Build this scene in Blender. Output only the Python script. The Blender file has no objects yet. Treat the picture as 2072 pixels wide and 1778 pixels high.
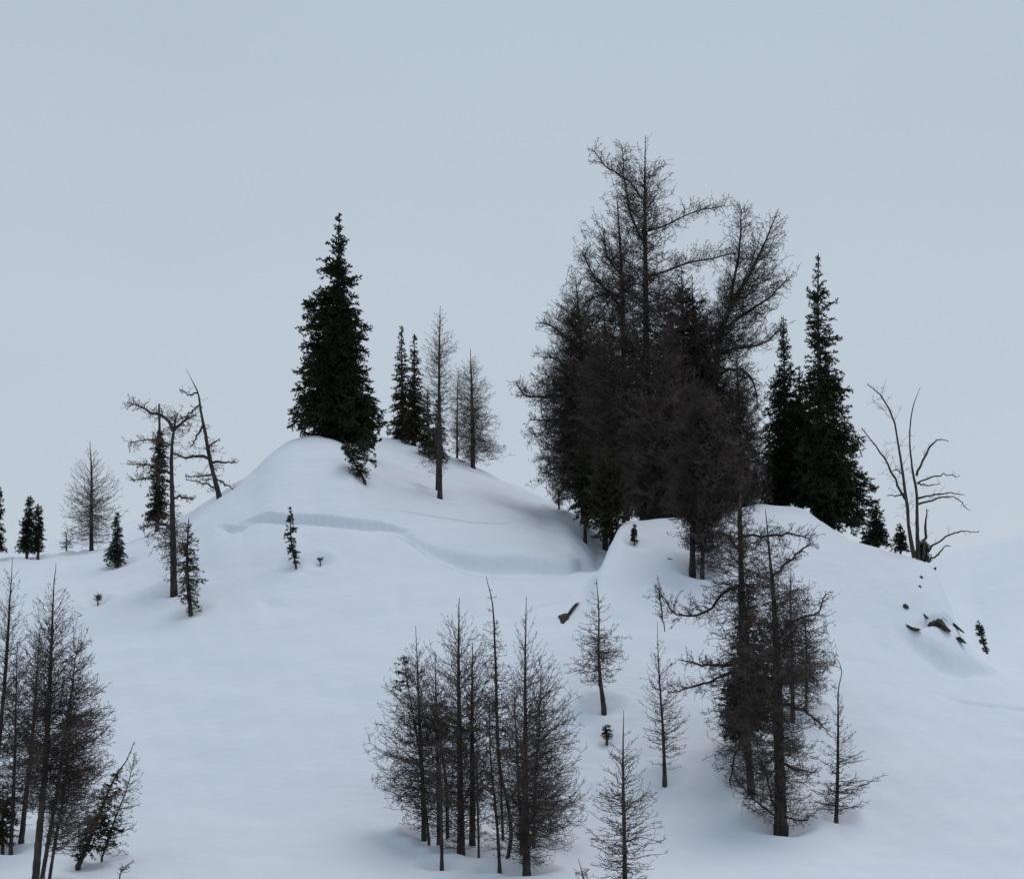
import bpy, math
import numpy as np

# ---------------------------------------------------------------- camera, sky, sun, exposure
S = bpy.context.scene
COL = S.collection
PW, PH = 2072.0, 1778.0          # layout units of the photograph
F = 4673.0                       # focal length in those units
CX, VH = 1036.0, 1700.0          # centre column, eye-level row
cam_d = bpy.data.cameras.new('camera')
cam = bpy.data.objects.new('camera', cam_d)
COL.objects.link(cam)
cam.location = (0, 0, 0)
cam.rotation_euler = (math.radians(90), 0, 0)
cam_d.sensor_fit = 'HORIZONTAL'
cam_d.sensor_width = 36.0
cam_d.lens = 36.0 * F / PW
cam_d.shift_y = (VH - PH / 2) / PW
cam_d.clip_start = 0.5
cam_d.clip_end = 12000
S.camera = cam
S.render.resolution_x, S.render.resolution_y = 1024, 878
S.view_settings.view_transform = 'Standard'
S.view_settings.look = 'None'
S.view_settings.exposure = 0.0
S.view_settings.gamma = 1.0

SUN_EL, SUN_AZ = math.radians(70), math.radians(42)   # behind the hill, to the right
w = bpy.data.worlds.new('World'); S.world = w; w.use_nodes = True
nt = w.node_tree; nt.nodes.clear()
N = nt.nodes.new; Lk = nt.links.new
out = N('ShaderNodeOutputWorld'); bg1 = N('ShaderNodeBackground'); bg2 = N('ShaderNodeBackground'); add = N('ShaderNodeAddShader')
sky = N('ShaderNodeTexSky'); sky.sky_type = 'NISHITA'; sky.sun_disc = False
sky.sun_elevation = SUN_EL; sky.sun_rotation = SUN_AZ; sky.dust_density = 3.0
bg1.inputs['Strength'].default_value = 0.006
Lk(sky.outputs[0], bg1.inputs[0])
tc = N('ShaderNodeTexCoord'); sep = N('ShaderNodeSeparateXYZ'); ramp = N('ShaderNodeValToRGB')
Lk(tc.outputs['Generated'], sep.inputs[0]); Lk(sep.outputs[2], ramp.inputs[0])
e = ramp.color_ramp.elements
e[0].position = 0.0; e[0].color = (0.505, 0.572, 0.640, 1)
e[1].position = 1.0; e[1].color = (0.40, 0.475, 0.55, 1)
for p, c in ((0.10, (0.507, 0.575, 0.645, 1)), (0.22, (0.490, 0.560, 0.634, 1)), (0.33, (0.460, 0.533, 0.608, 1)), (0.5, (0.41, 0.49, 0.57, 1))):
    q = e.new(p); q.color = c
nz = N('ShaderNodeTexNoise'); nz.inputs['Scale'].default_value = 5.0; nz.inputs['Detail'].default_value = 4.0
mp = N('ShaderNodeMapping'); mp.inputs['Scale'].default_value = (1, 1, 3)
Lk(tc.outputs['Generated'], mp.inputs[0]); Lk(mp.outputs[0], nz.inputs[0])
mr = N('ShaderNodeMapRange'); mr.inputs['To Min'].default_value = 0.955; mr.inputs['To Max'].default_value = 1.045
Lk(nz.outputs[0], mr.inputs[0])
mul = N('ShaderNodeVectorMath'); mul.operation = 'SCALE'
# sky dimmed behind the viewer, an added falloff to shade camera-facing snow walls
mry = N('ShaderNodeMapRange'); mry.inputs['From Min'].default_value = -0.9; mry.inputs['From Max'].default_value = 0.9
mry.inputs['To Min'].default_value = 0.86; mry.inputs['To Max'].default_value = 1.0
Lk(sep.outputs[1], mry.inputs[0])
mm = N('ShaderNodeMath'); mm.operation = 'MULTIPLY'; Lk(mr.outputs[0], mm.inputs[0]); Lk(mry.outputs[0], mm.inputs[1])
Lk(ramp.outputs[0], mul.inputs[0]); Lk(mm.outputs[0], mul.inputs['Scale'])
Lk(mul.outputs[0], bg2.inputs[0]); bg2.inputs['Strength'].default_value = 1.0
Lk(bg1.outputs[0], add.inputs[0]); Lk(bg2.outputs[0], add.inputs[1]); Lk(add.outputs[0], out.inputs[0])

sd = bpy.data.lights.new('sun', 'SUN'); sd.energy = 0.95; sd.angle = math.radians(35); sd.color = (1.0, 0.97, 0.93)
so = bpy.data.objects.new('sun', sd); COL.objects.link(so)
from mathutils import Vector
sdir = Vector((math.sin(SUN_AZ) * math.cos(SUN_EL), math.cos(SUN_AZ) * math.cos(SUN_EL), math.sin(SUN_EL)))
so.rotation_euler = sdir.to_track_quat('Z', 'Y').to_euler()

# ---------------------------------------------------------------- materials
def mat(name, build):
    m = bpy.data.materials.new(name); m.use_nodes = True
    t = m.node_tree; b = t.nodes['Principled BSDF']
    build(t, b); return m

def noisy(c0, c1, scale, rough=0.9, bump=0.0, bscale=None, stretch=(1, 1, 1), spec=0.2, detail=5, vary=0.0):
    def f(t, b):
        tc = t.nodes.new('ShaderNodeTexCoord'); mp = t.nodes.new('ShaderNodeMapping'); mp.inputs['Scale'].default_value = stretch
        n = t.nodes.new('ShaderNodeTexNoise'); n.inputs['Scale'].default_value = scale; n.inputs['Detail'].default_value = detail
        r = t.nodes.new('ShaderNodeValToRGB')
        r.color_ramp.elements[0].position = 0.33; r.color_ramp.elements[0].color = (*c0, 1)
        r.color_ramp.elements[1].position = 0.67; r.color_ramp.elements[1].color = (*c1, 1)
        t.links.new(tc.outputs['Object'], mp.inputs[0]); t.links.new(mp.outputs[0], n.inputs[0])
        t.links.new(n.outputs[0], r.inputs[0])
        if vary:           # every tree has its own tone
            oi = t.nodes.new('ShaderNodeObjectInfo'); m1 = t.nodes.new('ShaderNodeMapRange'); m1.inputs['To Min'].default_value = 1 - vary; m1.inputs['To Max'].default_value = 1 + vary
            hs = t.nodes.new('ShaderNodeHueSaturation'); t.links.new(oi.outputs['Random'], m1.inputs[0]); t.links.new(m1.outputs[0], hs.inputs['Value'])
            t.links.new(r.outputs[0], hs.inputs['Color']); t.links.new(hs.outputs[0], b.inputs['Base Color'])
        else: t.links.new(r.outputs[0], b.inputs['Base Color'])
        b.inputs['Roughness'].default_value = rough
        b.inputs['Specular IOR Level'].default_value = spec
        if bump:
            n2 = t.nodes.new('ShaderNodeTexNoise'); n2.inputs['Scale'].default_value = bscale or scale * 3; n2.inputs['Detail'].default_value = 6
            t.links.new(mp.outputs[0], n2.inputs[0])
            bp = t.nodes.new('ShaderNodeBump'); bp.inputs['Strength'].default_value = bump; bp.inputs['Distance'].default_value = 0.04
            t.links.new(n2.outputs[0], bp.inputs['Height']); t.links.new(bp.outputs[0], b.inputs['Normal'])
    return f

M_SNOW = mat('snow', noisy((0.745, 0.788, 0.862), (0.788, 0.823, 0.890), 0.6, rough=0.8, bump=0.8, bscale=2.4, stretch=(0.7, 1.8, 1), spec=0.2, detail=9))
M_BARK = mat('bark', noisy((0.027, 0.023, 0.021), (0.080, 0.069, 0.061), 9, vary=0.25, bump=0.8, bscale=22, stretch=(1, 1, 0.35)))
M_GREYBARK = mat('weathered_bark', noisy((0.05, 0.05, 0.05), (0.13, 0.12, 0.115), 7, bump=0.6, bscale=20, stretch=(1, 1, 0.3)))
M_TWIG = mat('twig', noisy((0.036, 0.028, 0.023), (0.116, 0.092, 0.079), 1.6, vary=0.25))
M_TWIGPALE = mat('pale_twig', noisy((0.07, 0.064, 0.062), (0.17, 0.145, 0.125), 1.8, vary=0.2))
M_NEEDLE = mat('needle', noisy((0.010, 0.014, 0.008), (0.052, 0.066, 0.032), 1.3, vary=0.3))
M_NEEDLEBLUE = mat('blue_needle', noisy((0.016, 0.026, 0.018), (0.050, 0.068, 0.046), 2.5))
M_NEEDLEBROWN = mat('brown_needle', noisy((0.022, 0.021, 0.011), (0.068, 0.062, 0.032), 1.7, vary=0.3))
M_ROCK = mat('rock', noisy((0.016, 0.017, 0.015), (0.075, 0.078, 0.062), 4, bump=1.0, bscale=9, detail=9))

# ---------------------------------------------------------------- terrain
KU = [-700, 0, 150, 300, 380, 440, 500, 560, 600, 630, 670, 710, 750, 800, 870, 950, 1090, 1150, 1188, 1208, 1235, 1262, 1300, 1400, 1500, 1560, 1620, 1660, 1720, 1800, 1860, 1890, 1912, 1940, 1965, 2000, 2072, 2250, 2800]
def tab(us, vs): return np.interp(KU, us, vs)
kc1Y = tab([-700, 0, 300, 560, 630, 710, 800, 950, 1090, 1150, 1188, 1208, 1235, 1262, 1300, 1400, 1500, 1620, 1720, 1800, 1890, 1940, 2000, 2250, 2800],
           [83, 83, 84, 86, 87, 86, 85, 82, 80, 77.5, 75.5, 75, 77, 79, 80, 81, 82, 82, 80, 79, 78, 76, 75, 74, 74])
kc1V = tab([-700, 0, 150, 300, 380, 440, 500, 560, 600, 630, 670, 710, 750, 800, 870, 950, 1090, 1150, 1188, 1208, 1235, 1262, 1300, 1400, 1500, 1560, 1620, 1660, 1720, 1800, 1860, 1890, 1912, 1940, 1965, 2000, 2072, 2250, 2800],
           [1150, 1127, 1118, 1082, 1042, 1004, 965, 912, 890, 885, 893, 912, 938, 970, 1006, 1040, 1095, 1138, 1170, 1158, 1106, 1058, 1053, 1052, 1032, 1020, 1027, 1054, 1092, 1116, 1134, 1150, 1198, 1268, 1308, 1342, 1378, 1420, 1450])
kdV = tab([-700, 560, 630, 670, 710, 750, 800, 870, 950, 1090, 1150, 1188, 1208, 1235, 1262, 1300, 1500, 1620, 1720, 1800, 1890, 1912, 1940, 1965, 2000, 2072, 2250, 2800],
          [1172, 932, 898, 903, 914, 918, 930, 962, 988, 1048, 1086, 1142, 1158, 1140, 1098, 1080, 1062, 1055, 1110, 1140, 1185, 1225, 1285, 1318, 1345, 1365, 1400, 1430])
kdV[0:8] = kc1V[0:8] + 18
kc2V = tab([560, 630, 670, 710, 750, 775, 800, 870, 950, 1090, 1150, 1188, 1235, 1262, 1400, 1620, 1800, 1912, 1965, 2000, 2072, 2250, 2800],
           [945, 905, 899, 893, 888, 887, 893, 911, 944, 1000, 1030, 1046, 1068, 1082, 1085, 1090, 1170, 1240, 1315, 1332, 1335, 1340, 1360])
kc2V[0:8] = kc1V[0:8] + 35
kd = kc1Y + np.interp(KU, [-700, 1090, 1188, 1262, 2800], [6, 6.5, 4, 5, 7])
kc2Y = np.interp(KU, [-700, 630, 950, 1188, 2800], [97, 98, 96, 93, 95])
kb2V = np.interp(KU, [-700, 560, 630, 800, 1200, 1800, 1965, 2072, 2800], [1250, 1000, 945, 935, 1120, 1200, 1315, 1300, 1300])
kf1 = np.interp(KU, [-700, 560, 1200, 1800, 1965, 2072, 2800], [1280, 1150, 1160, 1215, 1290, 1262, 1220])
kf2 = np.interp(KU, [-700, 1200, 1700, 1800, 1890, 1950, 2072, 2250, 2800], [1290, 1230, 1200, 1166, 1134, 1114, 1080, 1020, 900])
kf3 = kf2 + np.interp(KU, [-700, 1700, 1900, 2800], [10, 10, 40, 60])
k54 = np.interp(KU, [-700, 100, 700, 1100, 1600, 2072, 2800], [1795, 1790, 1798, 1790, 1792, 1800, 1810])
k60 = np.interp(KU, [-700, 0, 150, 450, 750, 1050, 1300, 1580, 1800, 2072, 2800], [1680, 1668, 1665, 1668, 1676, 1672, 1676, 1680, 1675, 1668, 1660])
k65 = np.interp(KU, [-700, 0, 300, 600, 900, 1222, 1350, 1600, 1800, 2072, 2800], [1520, 1510, 1495, 1480, 1480, 1478, 1500, 1510, 1525, 1540, 1540])
k71 = np.interp(KU, [-700, 0, 300, 600, 900, 1090, 1200, 1350, 1500, 1700, 1850, 1950, 2072, 2800], [1350, 1345, 1310, 1290, 1285, 1275, 1262, 1285, 1295, 1310, 1345, 1385, 1415, 1470])
one = np.ones(len(KU))
KY = np.stack([45*one, 54*one, 60*one, 65*one, 71*one, kc1Y, kd, kc2Y, 112*one, 126*one, 156*one, 230*one, 1800*one], 1)
KV = np.stack([1868*one, k54, k60, k65, k71, kc1V, kdV, kc2V, kb2V, kf1, kf2, kf3, kf3 + 20], 1)
KU = np.array(KU, float)

def slopes(x, y):            # pchip slopes along last axis
    h = np.diff(x, axis=-1); d = np.diff(y, axis=-1) / h
    m = np.zeros_like(y)
    w1 = 2*h[..., 1:] + h[..., :-1]; w2 = h[..., 1:] + 2*h[..., :-1]
    ok = d[..., :-1]*d[..., 1:] > 0
    dd0 = np.where(ok, d[..., :-1], 1); dd1 = np.where(ok, d[..., 1:], 1)
    m[..., 1:-1] = np.where(ok, (w1 + w2)/(w1/dd0 + w2/dd1), 0)
    m[..., 0] = d[..., 0]; m[..., -1] = d[..., -1]
    return m
def hermite(x0, x1, y0, y1, m0, m1, x):
    h = x1 - x0; t = (x - x0)/h
    return y0*(1+2*t)*(1-t)**2 + h*m0*t*(1-t)**2 + y1*t*t*(3-2*t) + h*m1*t*t*(t-1)
def along_u(tabv, u):        # tabv (nu,K) -> (n,K)
    X = np.broadcast_to(KU, tabv.T.shape); m = slopes(X, tabv.T).T
    i = np.clip(np.searchsorted(KU, u, side='right') - 1, 0, len(KU) - 2)
    return hermite(KU[i][:, None], KU[i+1][:, None], tabv[i], tabv[i+1], m[i], m[i+1], u[:, None])
def base_V(u, Y):            # elementwise 1-D arrays
    u = np.clip(u, -700, 2799); 
    ky = along_u(KY, u); kv = along_u(KV, u); m = slopes(ky, kv)
    Yc = np.clip(Y, 45, 1799)
    i = np.clip((Yc[:, None] >= ky).sum(1) - 1, 0, ky.shape[1] - 2); r = np.arange(len(u))
    return hermite(ky[r, i], ky[r, i+1], kv[r, i], kv[r, i+1], m[r, i], m[r, i+1], Yc)

def find_Y(fn, u, v, y0=47, y1=104):
    Ys = np.arange(y0, y1, 0.04); V = fn(np.full_like(Ys, u), Ys)
    k = np.where(V <= v)[0]
    if len(k): return Ys[k[0]]
    return Ys[np.argmin(V)]

# slab edges and cracks in the snow: (column, row of upper edge, height, softness, reach)
def wob(u, s): return 1.6*math.sin(u*0.11 + s) + 1.1*math.sin(u*0.37 + 2*s) + 0.7*math.sin(u*0.9 + s)
LINES = [
 ([(452, 1060), (475, 1062), (500, 1056)], [(435, 0), (465, 12), (490, 12), (500, 6), (530, 0)], 0.08, 0.8),
 ([(478, 1060), (500, 1052), (520, 1043), (545, 1037), (600, 1040), (660, 1042), (720, 1048), (770, 1056), (796, 1064)], [(478, 0), (512, 9), (545, 17), (620, 17), (700, 19), (750, 19), (790, 12), (840, 0)], 0.05, 1.5),
 ([(793, 1066), (815, 1068), (840, 1083), (880, 1100), (930, 1108), (990, 1114), (1060, 1118), (1130, 1128), (1205, 1138)], [(790, 0), (806, 8), (840, 8), (880, 16), (940, 26), (1000, 30), (1100, 30), (1150, 28), (1190, 14), (1215, 0)], 0.22, 3.0),
 ([(793, 1070), (840, 1094), (870, 1112), (900, 1125), (950, 1138), (1010, 1150), (1060, 1156)], [(793, 0), (830, 7), (900, 8), (960, 6), (1060, 0)], 0.08, -1),
 ([(760, 1036), (800, 1034), (850, 1040), (900, 1047), (960, 1058), (1010, 1060), (1065, 1054)], [(760, 0), (800, 6), (960, 12), (1020, 8), (1065, 0)], 0.07, -1),
 ([(525, 1212), (560, 1216), (600, 1216)], [(520, 0), (545, 8), (580, 7), (625, 0)], 0.25, 0.9),
 ([(1828, 1262), (1860, 1277), (1900, 1296), (1940, 1316), (1975, 1333), (2005, 1350)], [(1800, 0), (1850, 22), (1900, 38), (1950, 38), (1990, 20), (2030, 0)], 0.30, 1.8),
 ([(1845, 1262), (1860, 1256), (1872, 1249), (1893, 1243), (1910, 1243), (1925, 1252), (1938, 1268)], [(1845, 0), (1862, 12), (1880, 20), (1905, 22), (1922, 20), (1938, 0)], 0.05, 0.35),
 ([(1840, 1370), (1900, 1392), (1960, 1414), (2010, 1424), (2072, 1429), (2200, 1432)], [(1840, 0), (1910, 3), (1960, 7), (2072, 9), (2200, 9)], 0.12, -1),
 ([(1690, 1328), (1760, 1334), (1830, 1348)], [(1690, 0), (1730, 3.0), (1830, 0)], 0.10, -1),
 ([(1030, 1222), (1080, 1212), (1130, 1200), (1160, 1186)], [(1030, 0), (1080, 4), (1130, 5), (1160, 0)], 0.12, 1.2),
 ([(1880, 1572), (1960, 1580), (2060, 1576)], [(1880, 0), (1960, 2.2), (2060, 0)], 0.10, 1.0),
 ([(1800, 1655), (1900, 1659), (1990, 1655)], [(1800, 0), (1900, 2.2), (1990, 0)], 0.10, 1.0),
]
lines = []
for k, (pts, hs, sw, L) in enumerate(LINES):
    pu = np.array([p[0] for p in pts], float); pv = np.array([p[1] for p in pts], float)
    us = np.arange(pu[0], pu[-1] + 1, 5.0)
    yc = np.array([find_Y(base_V, u, np.interp(u, pu, pv) + (0.15 if sw > .2 else 0.22)*wob(u, k)) for u in us])
    lines.append((us, yc, np.array([h[0] for h in hs], float), np.array([h[1] for h in hs], float), sw, L))
def undul(X, Y):
    z = 0.10*np.sin(X*0.31 + 0.22*Y + 1.0)*np.sin(Y*0.27 - 0.1*X) + 0.05*np.sin(X*0.83 - 0.4*Y + 2)*np.sin(Y*0.71 + 0.3*X)
    z += 0.026*np.sin(X*1.9 + 0.9*Y)*np.sin(1.7*Y - 0.8*X + 1) + 0.013*np.sin(4.1*X - 1.3*Y + .5)*np.sin(3.3*Y + 1.9*X)
    return z
def terr_V(u, Y):
    v = base_V(u, Y)
    for us, yc, hu, hh, sw, L in lines:
        y = np.interp(u, us, yc); h = np.interp(u, hu, hh, left=0, right=0)
        d = y - Y
        if L < 0:
            v = v + np.where(h > 0, h*np.exp(-(d/sw)**2), 0)
        else:
            v = v + np.where(h > 0, h/(1 + np.exp(-np.clip(d/sw*3 - 2, -40, 40)))*(np.exp(-np.clip(d, 0, 60)/L) + 0.30*np.exp(-((d-2*sw)/(1.2*sw+.05))**2)), 0)
    return v
wells = []
def terr_Z(X, Y, with_wells=True):
    Yc = np.maximum(Y, 45.0); u = CX + X*F/Yc
    v = terr_V(np.clip(u, -700, 2799), Yc)
    Z = (VH - v)*np.minimum(Yc, 1e9)/F
    t = np.clip((45 - Y)/45, 0, 1); t = t*t*(3-2*t)
    Z = Z*(1-t) + (-2.1)*t
    far = 1.0
    Z = Z + undul(X, Y)*far
    if with_wells:
        for (wx, wy, wr, wd) in wells:
            d2 = ((X-wx)**2 + ((Y-wy))**2)/(wr*wr)
            k = d2 < 9
            if k.any(): Z = np.where(k, Z - wd*np.exp(-d2) + 0.35*wd*np.exp(-(np.sqrt(np.maximum(d2, 0))-1.9)**2*2.5), Z)
    return Z
def app_V(u, Y):
    X = (u - CX)*Y/F
    return VH - F*terr_Z(X, Y, False)/Y
def ground(u, v=None, Y=None):
    if Y is None: Y = float(find_Y(app_V, float(u), float(v)))
    X = (u - CX)*Y/F
    return X, Y, float(terr_Z(np.array([X]), np.array([Y]), False)[0])

# ---------------------------------------------------------------- mesh helpers
def link_mesh(name, verts, faces_quads, m, parent=None, tris=None, smooth=False):
    me = bpy.data.meshes.new(name)
    nv = len(verts); nq = 0 if faces_quads is None else len(faces_quads); ntr = 0 if tris is None else len(tris)
    me.vertices.add(nv); me.vertices.foreach_set('co', np.asarray(verts, np.float32).ravel())
    idx = []; 
    if nq: idx.append(np.asarray(faces_quads, np.int32).ravel())
    if ntr: idx.append(np.asarray(tris, np.int32).ravel())
    idx = np.concatenate(idx)
    me.loops.add(len(idx)); me.loops.foreach_set('vertex_index', idx)
    me.polygons.add(nq + ntr)
    st = np.concatenate([np.arange(nq)*4, nq*4 + np.arange(ntr)*3]).astype(np.int32)
    me.polygons.foreach_set('loop_start', st)
    me.polygons.foreach_set('loop_total', np.concatenate([np.full(nq, 4), np.full(ntr, 3)]).astype(np.int32))
    if smooth: me.polygons.foreach_set('use_smooth', np.ones(nq+ntr, bool))
    me.update(calc_edges=True); me.validate()
    me.materials.append(m)
    o = bpy.data.objects.new(name, me); COL.objects.link(o)
    if parent: o.parent = parent
    return o
def nrm(a): return a/np.maximum(np.linalg.norm(a, axis=-1, keepdims=True), 1e-9)
class Geo:
    def __init__(s): s.v = []; s.q = []; s.t = []; s.n = 0
    def add(s, v, q=None, t=None):
        s.v.append(v)
        if q is not None and len(q): s.q.append(q + s.n)
        if t is not None and len(t): s.t.append(t + s.n)
        s.n += len(v)
    def prisms(s, P, R):      # P (N,K,3) polylines, R (N,K) radii -> independent three-sided prisms
        N_, K = P.shape[:2]
        if N_ == 0: return
        T = np.zeros_like(P); T[:, 1:-1] = P[:, 2:] - P[:, :-2]; T[:, 0] = P[:, 1]-P[:, 0]; T[:, -1] = P[:, -1]-P[:, -2]
        T = nrm(T); ref = np.where(np.abs(T[..., 2:3]) > 0.9, np.array([1., 0, 0]), np.array([0, 0, 1.]))
        A = nrm(np.cross(T, ref)); B = np.cross(T, A)
        ang = np.array([0, 2.0944, 4.1888])
        V = P[:, :, None, :] + R[:, :, None, None]*(np.cos(ang)[:, None]*A[:, :, None, :] + np.sin(ang)[:, None]*B[:, :, None, :])
        V = V.reshape(-1, 3)
        base = (np.arange(N_)[:, None]*K + np.arange(K-1)[None, :]).ravel()*3
        q = []
        for a in range(3):
            b = (a+1) % 3
            q.append(np.stack([base+a, base+b, base+3+b, base+3+a], 1))
        s.add(V, np.concatenate(q))
    def tube(s, pts, rad, sides=10, rng=None, rough=0.0):
        pts = np.asarray(pts, float); rad = np.asarray(rad, float); K = len(pts)
        T = nrm(np.gradient(pts, axis=0)); ref = np.array([0, 1., 0.2])
        A = nrm(np.cross(T, ref)); B = np.cross(T, A)
        ang = np.arange(sides)*2*np.pi/sides
        R = rad[:, None]*np.ones(sides)
        if rng is not None: R = R*(1 + rough*rng.standard_normal(R.shape))
        V = (pts[:, None] + R[..., None]*(np.cos(ang)[:, None]*A[:, None] + np.sin(ang)[:, None]*B[:, None])).reshape(-1, 3)
        i = (np.arange(K-1)[:, None]*sides + np.arange(sides)).ravel(); j = (np.arange(K-1)[:, None]*sides + (np.arange(sides)+1) % sides).ravel()
        q = np.stack([i, j, j+sides, i+sides], 1)
        n0 = len(V); V = np.concatenate([V, pts[:1] - T[:1]*rad[0]*.2, pts[-1:] + T[-1:]*rad[-1]])
        t = np.concatenate([np.stack([np.full(sides, n0), (np.arange(sides)+1) % sides, np.arange(sides)], 1),
                            np.stack([np.full(sides, n0+1), (K-1)*sides+np.arange(sides), (K-1)*sides+(np.arange(sides)+1) % sides], 1)])
        s.add(V, q, t)
    def kites(s, P, D, Wd, Ln, wd):   # needles sprays: P base, D direction, Wd width dir
        A = P; B = P + D*Ln[:, None]*0.45 + Wd*wd[:, None]; C = P + D*Ln[:, None]; E = P + D*Ln[:, None]*0.45 - Wd*wd[:, None]
        V = np.stack([A, B, C, E], 1).reshape(-1, 3); n = len(P)
        s.add(V, np.arange(n*4).reshape(n, 4))
    def build(s, name, m, parent=None, smooth=False):
        return link_mesh(name, np.concatenate(s.v), np.concatenate(s.q) if s.q else None, m, parent, np.concatenate(s.t) if s.t else None, smooth)

def smooth_path(pts, n):      # Catmull-Rom through (x, z, r) control points
    pts = np.asarray(pts, float)
    if len(pts) == 2: 
        t = np.linspace(0, 1, n)[:, None]; return pts[0]*(1-t) + pts[1]*t
    d = np.r_[0, np.cumsum(np.linalg.norm(np.diff(pts[:, :2], axis=0), axis=1))]; x = np.linspace(0, d[-1], n)
    m = np.gradient(pts, d, axis=0)
    i = np.clip(np.searchsorted(d, x, side='right')-1, 0, len(d)-2)
    return hermite(d[i][:, None], d[i+1][:, None], pts[i], pts[i+1], m[i], m[i+1], x[:, None])

def children(rng, P, counts, smin, smax, lens, a_tan, a_up, flat, k, curl, lift=0.0):
    """P (N,K,3) parents; returns child polylines (M,k,3), parent index, position s"""
    Np, K = P.shape[:2]
    idx = np.repeat(np.arange(Np), counts); M = len(idx)
    s = rng.uniform(smin, smax, M); x = s*(K-1); i = np.minimum(x.astype(int), K-2); f = (x-i)[:, None]
    p = P[idx, i]*(1-f) + P[idx, i+1]*f; T = nrm(P[idx, i+1]-P[idx, i])
    r = rng.standard_normal((M, 3)); r[:, 2] *= flat
    r = nrm(r - (r*T).sum(1, keepdims=True)*T)
    D = nrm(T*a_tan + r + np.array([0, 0, a_up]))
    L = lens(idx, s)*rng.uniform(0.5, 1.25, M)
    out = np.zeros((M, k, 3)); out[:, 0] = p; d = D
    for j in range(1, k):
        out[:, j] = out[:, j-1] + d*(L/(k-1))[:, None]
        d = nrm(d + curl*rng.standard_normal((M, 3)) + np.array([0, 0, lift]))
    return out, idx, s, L

def new_thing(name, label, cat, loc, group=None):
    o = bpy.data.objects.new(name, None); COL.objects.link(o); o.location = loc; o.empty_display_size = 0.3
    o['label'] = label; o['category'] = cat
    if not group:
        for key, sp, g in (('bottom centre clump', 'larch_tree', 'larches of the bottom centre clump'), ('bottom left clump', 'larch_tree', 'larches of the bottom left clump'), ('big clump', 'larch_tree', 'larches of the big clump on the knoll'),
                           ('big clump', 'spruce_tree', 'spruces in and beside the big clump'), ('touching dark spruces', 'spruce_tree', 'spruces on the left crest'), ('narrow', 'spruce_tree', 'narrow spruces on the left knoll'), ('', 'rock', 'dark rocks on the snow slope')):
            if key in label and name == sp: group = g; break
    if group: o['group'] = group
    return o
STAT = [0]
def make_trunk(g, rng, pts, s, ub, vb, sides=10, bury=0.35, wob_=0.25, rough=0.06):
    n = max(14, int(abs(pts[0][1]-pts[-1][1])/9))
    c = smooth_path(pts, n)
    x = (c[:, 0]-ub)*s; z = (vb-c[:, 1])*s; r = np.maximum(c[:, 2]*np.linspace(0.95, 0.62, n), 0.35)*s
    y = np.cumsum(rng.standard_normal(n))*s*wob_*2; y -= np.linspace(y[0], y[-1], n); x = x + np.convolve(rng.standard_normal(n), np.ones(3)/3, 'same')*s*wob_*np.linspace(0, 1.5, n)
    P = np.stack([x, y, z], 1)
    if bury: P = np.concatenate([[P[0] - np.array([0, 0, bury])], P]); r = np.r_[r[0]*1.15, r]; r[1] *= 1.12
    g.tube(P, r, sides, rng, rough)
    return P, r
def trunk_at(P, z):
    z = np.asarray(z); o = np.argsort(P[:, 2]); 
    return np.stack([np.interp(z, P[o, 2], P[o, 0]), np.interp(z, P[o, 2], P[o, 1]), np.interp(z, P[o, 2], P[o, 2])], -1)

def shoots(rng, P, prof, s, ub, vb, nb, elev, K, jit, lmin=0.55, bend=-0.12, wig=0.05, depth=1.0, vary=None, power=1.0, phis=None):
    """branches whose TIPS fill the outline prof = [(row, left column, right column)...]"""
    prof = sorted(prof); v = np.array([p[0] for p in prof], float); l = np.array([p[1] for p in prof], float); r = np.array([p[2] for p in prof], float)
    wgt = np.interp(np.linspace(v[0], v[-1], 400), v, (r-l))**power + np.where(power < 1.01, 6, 3); cdf = np.cumsum(wgt); cdf /= cdf[-1]
    vt = np.interp(rng.uniform(0, 1, nb), cdf, np.linspace(v[0], v[-1], 400))
    phi = rng.uniform(0, 2*np.pi, nb)
    uL, uR = np.interp(vt, v, l), np.interp(vt, v, r)
    zt = (vb-vt)*s; c0 = trunk_at(P, zt)
    L = (uL-ub)*s - c0[:, 0]; R = (uR-ub)*s - c0[:, 0]
    ext = np.where(np.cos(phi) > 0, R, -L); av = (R-L)/2
    ext = np.maximum(ext, 0.05)
    q = rng.uniform(lmin, 1.0, nb)**0.7 + jit*rng.standard_normal(nb)*0.5
    dx = np.cos(phi)*ext*q; dy = np.sin(phi)*np.maximum(av, 0.05)*q*depth
    h = np.hypot(dx, dy); f = (vt - v[0])/(v[-1]-v[0])
    el = np.radians(np.interp(f, [e_[0] for e_ in elev], [e_[1] for e_ in elev]) + rng.standard_normal(nb)*7)
    zo = zt - h*np.tan(el); lo = P[1, 2] + 0.05; zo = np.clip(zo, lo, P[:, 2].max()-0.02)
    O = trunk_at(P, zo); Tp = np.stack([c0[:, 0]+dx, c0[:, 1]+dy, zt], 1)
    t = np.linspace(0, 1, K)[None, :, None]
    mid = (O+Tp)/2; mid[:, 2] += bend*h
    B = O[:, None]*(1-t)**2 + 2*mid[:, None]*t*(1-t) + Tp[:, None]*t*t
    wg = np.cumsum(rng.standard_normal(B.shape), 1); wg -= t*wg[:, -1:]; wg -= (1-t)*wg[:, :1]
    B += wg*wig*h[:, None, None]/math.sqrt(K)*np.array([1, 1, 1.])
    return B, h

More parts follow.
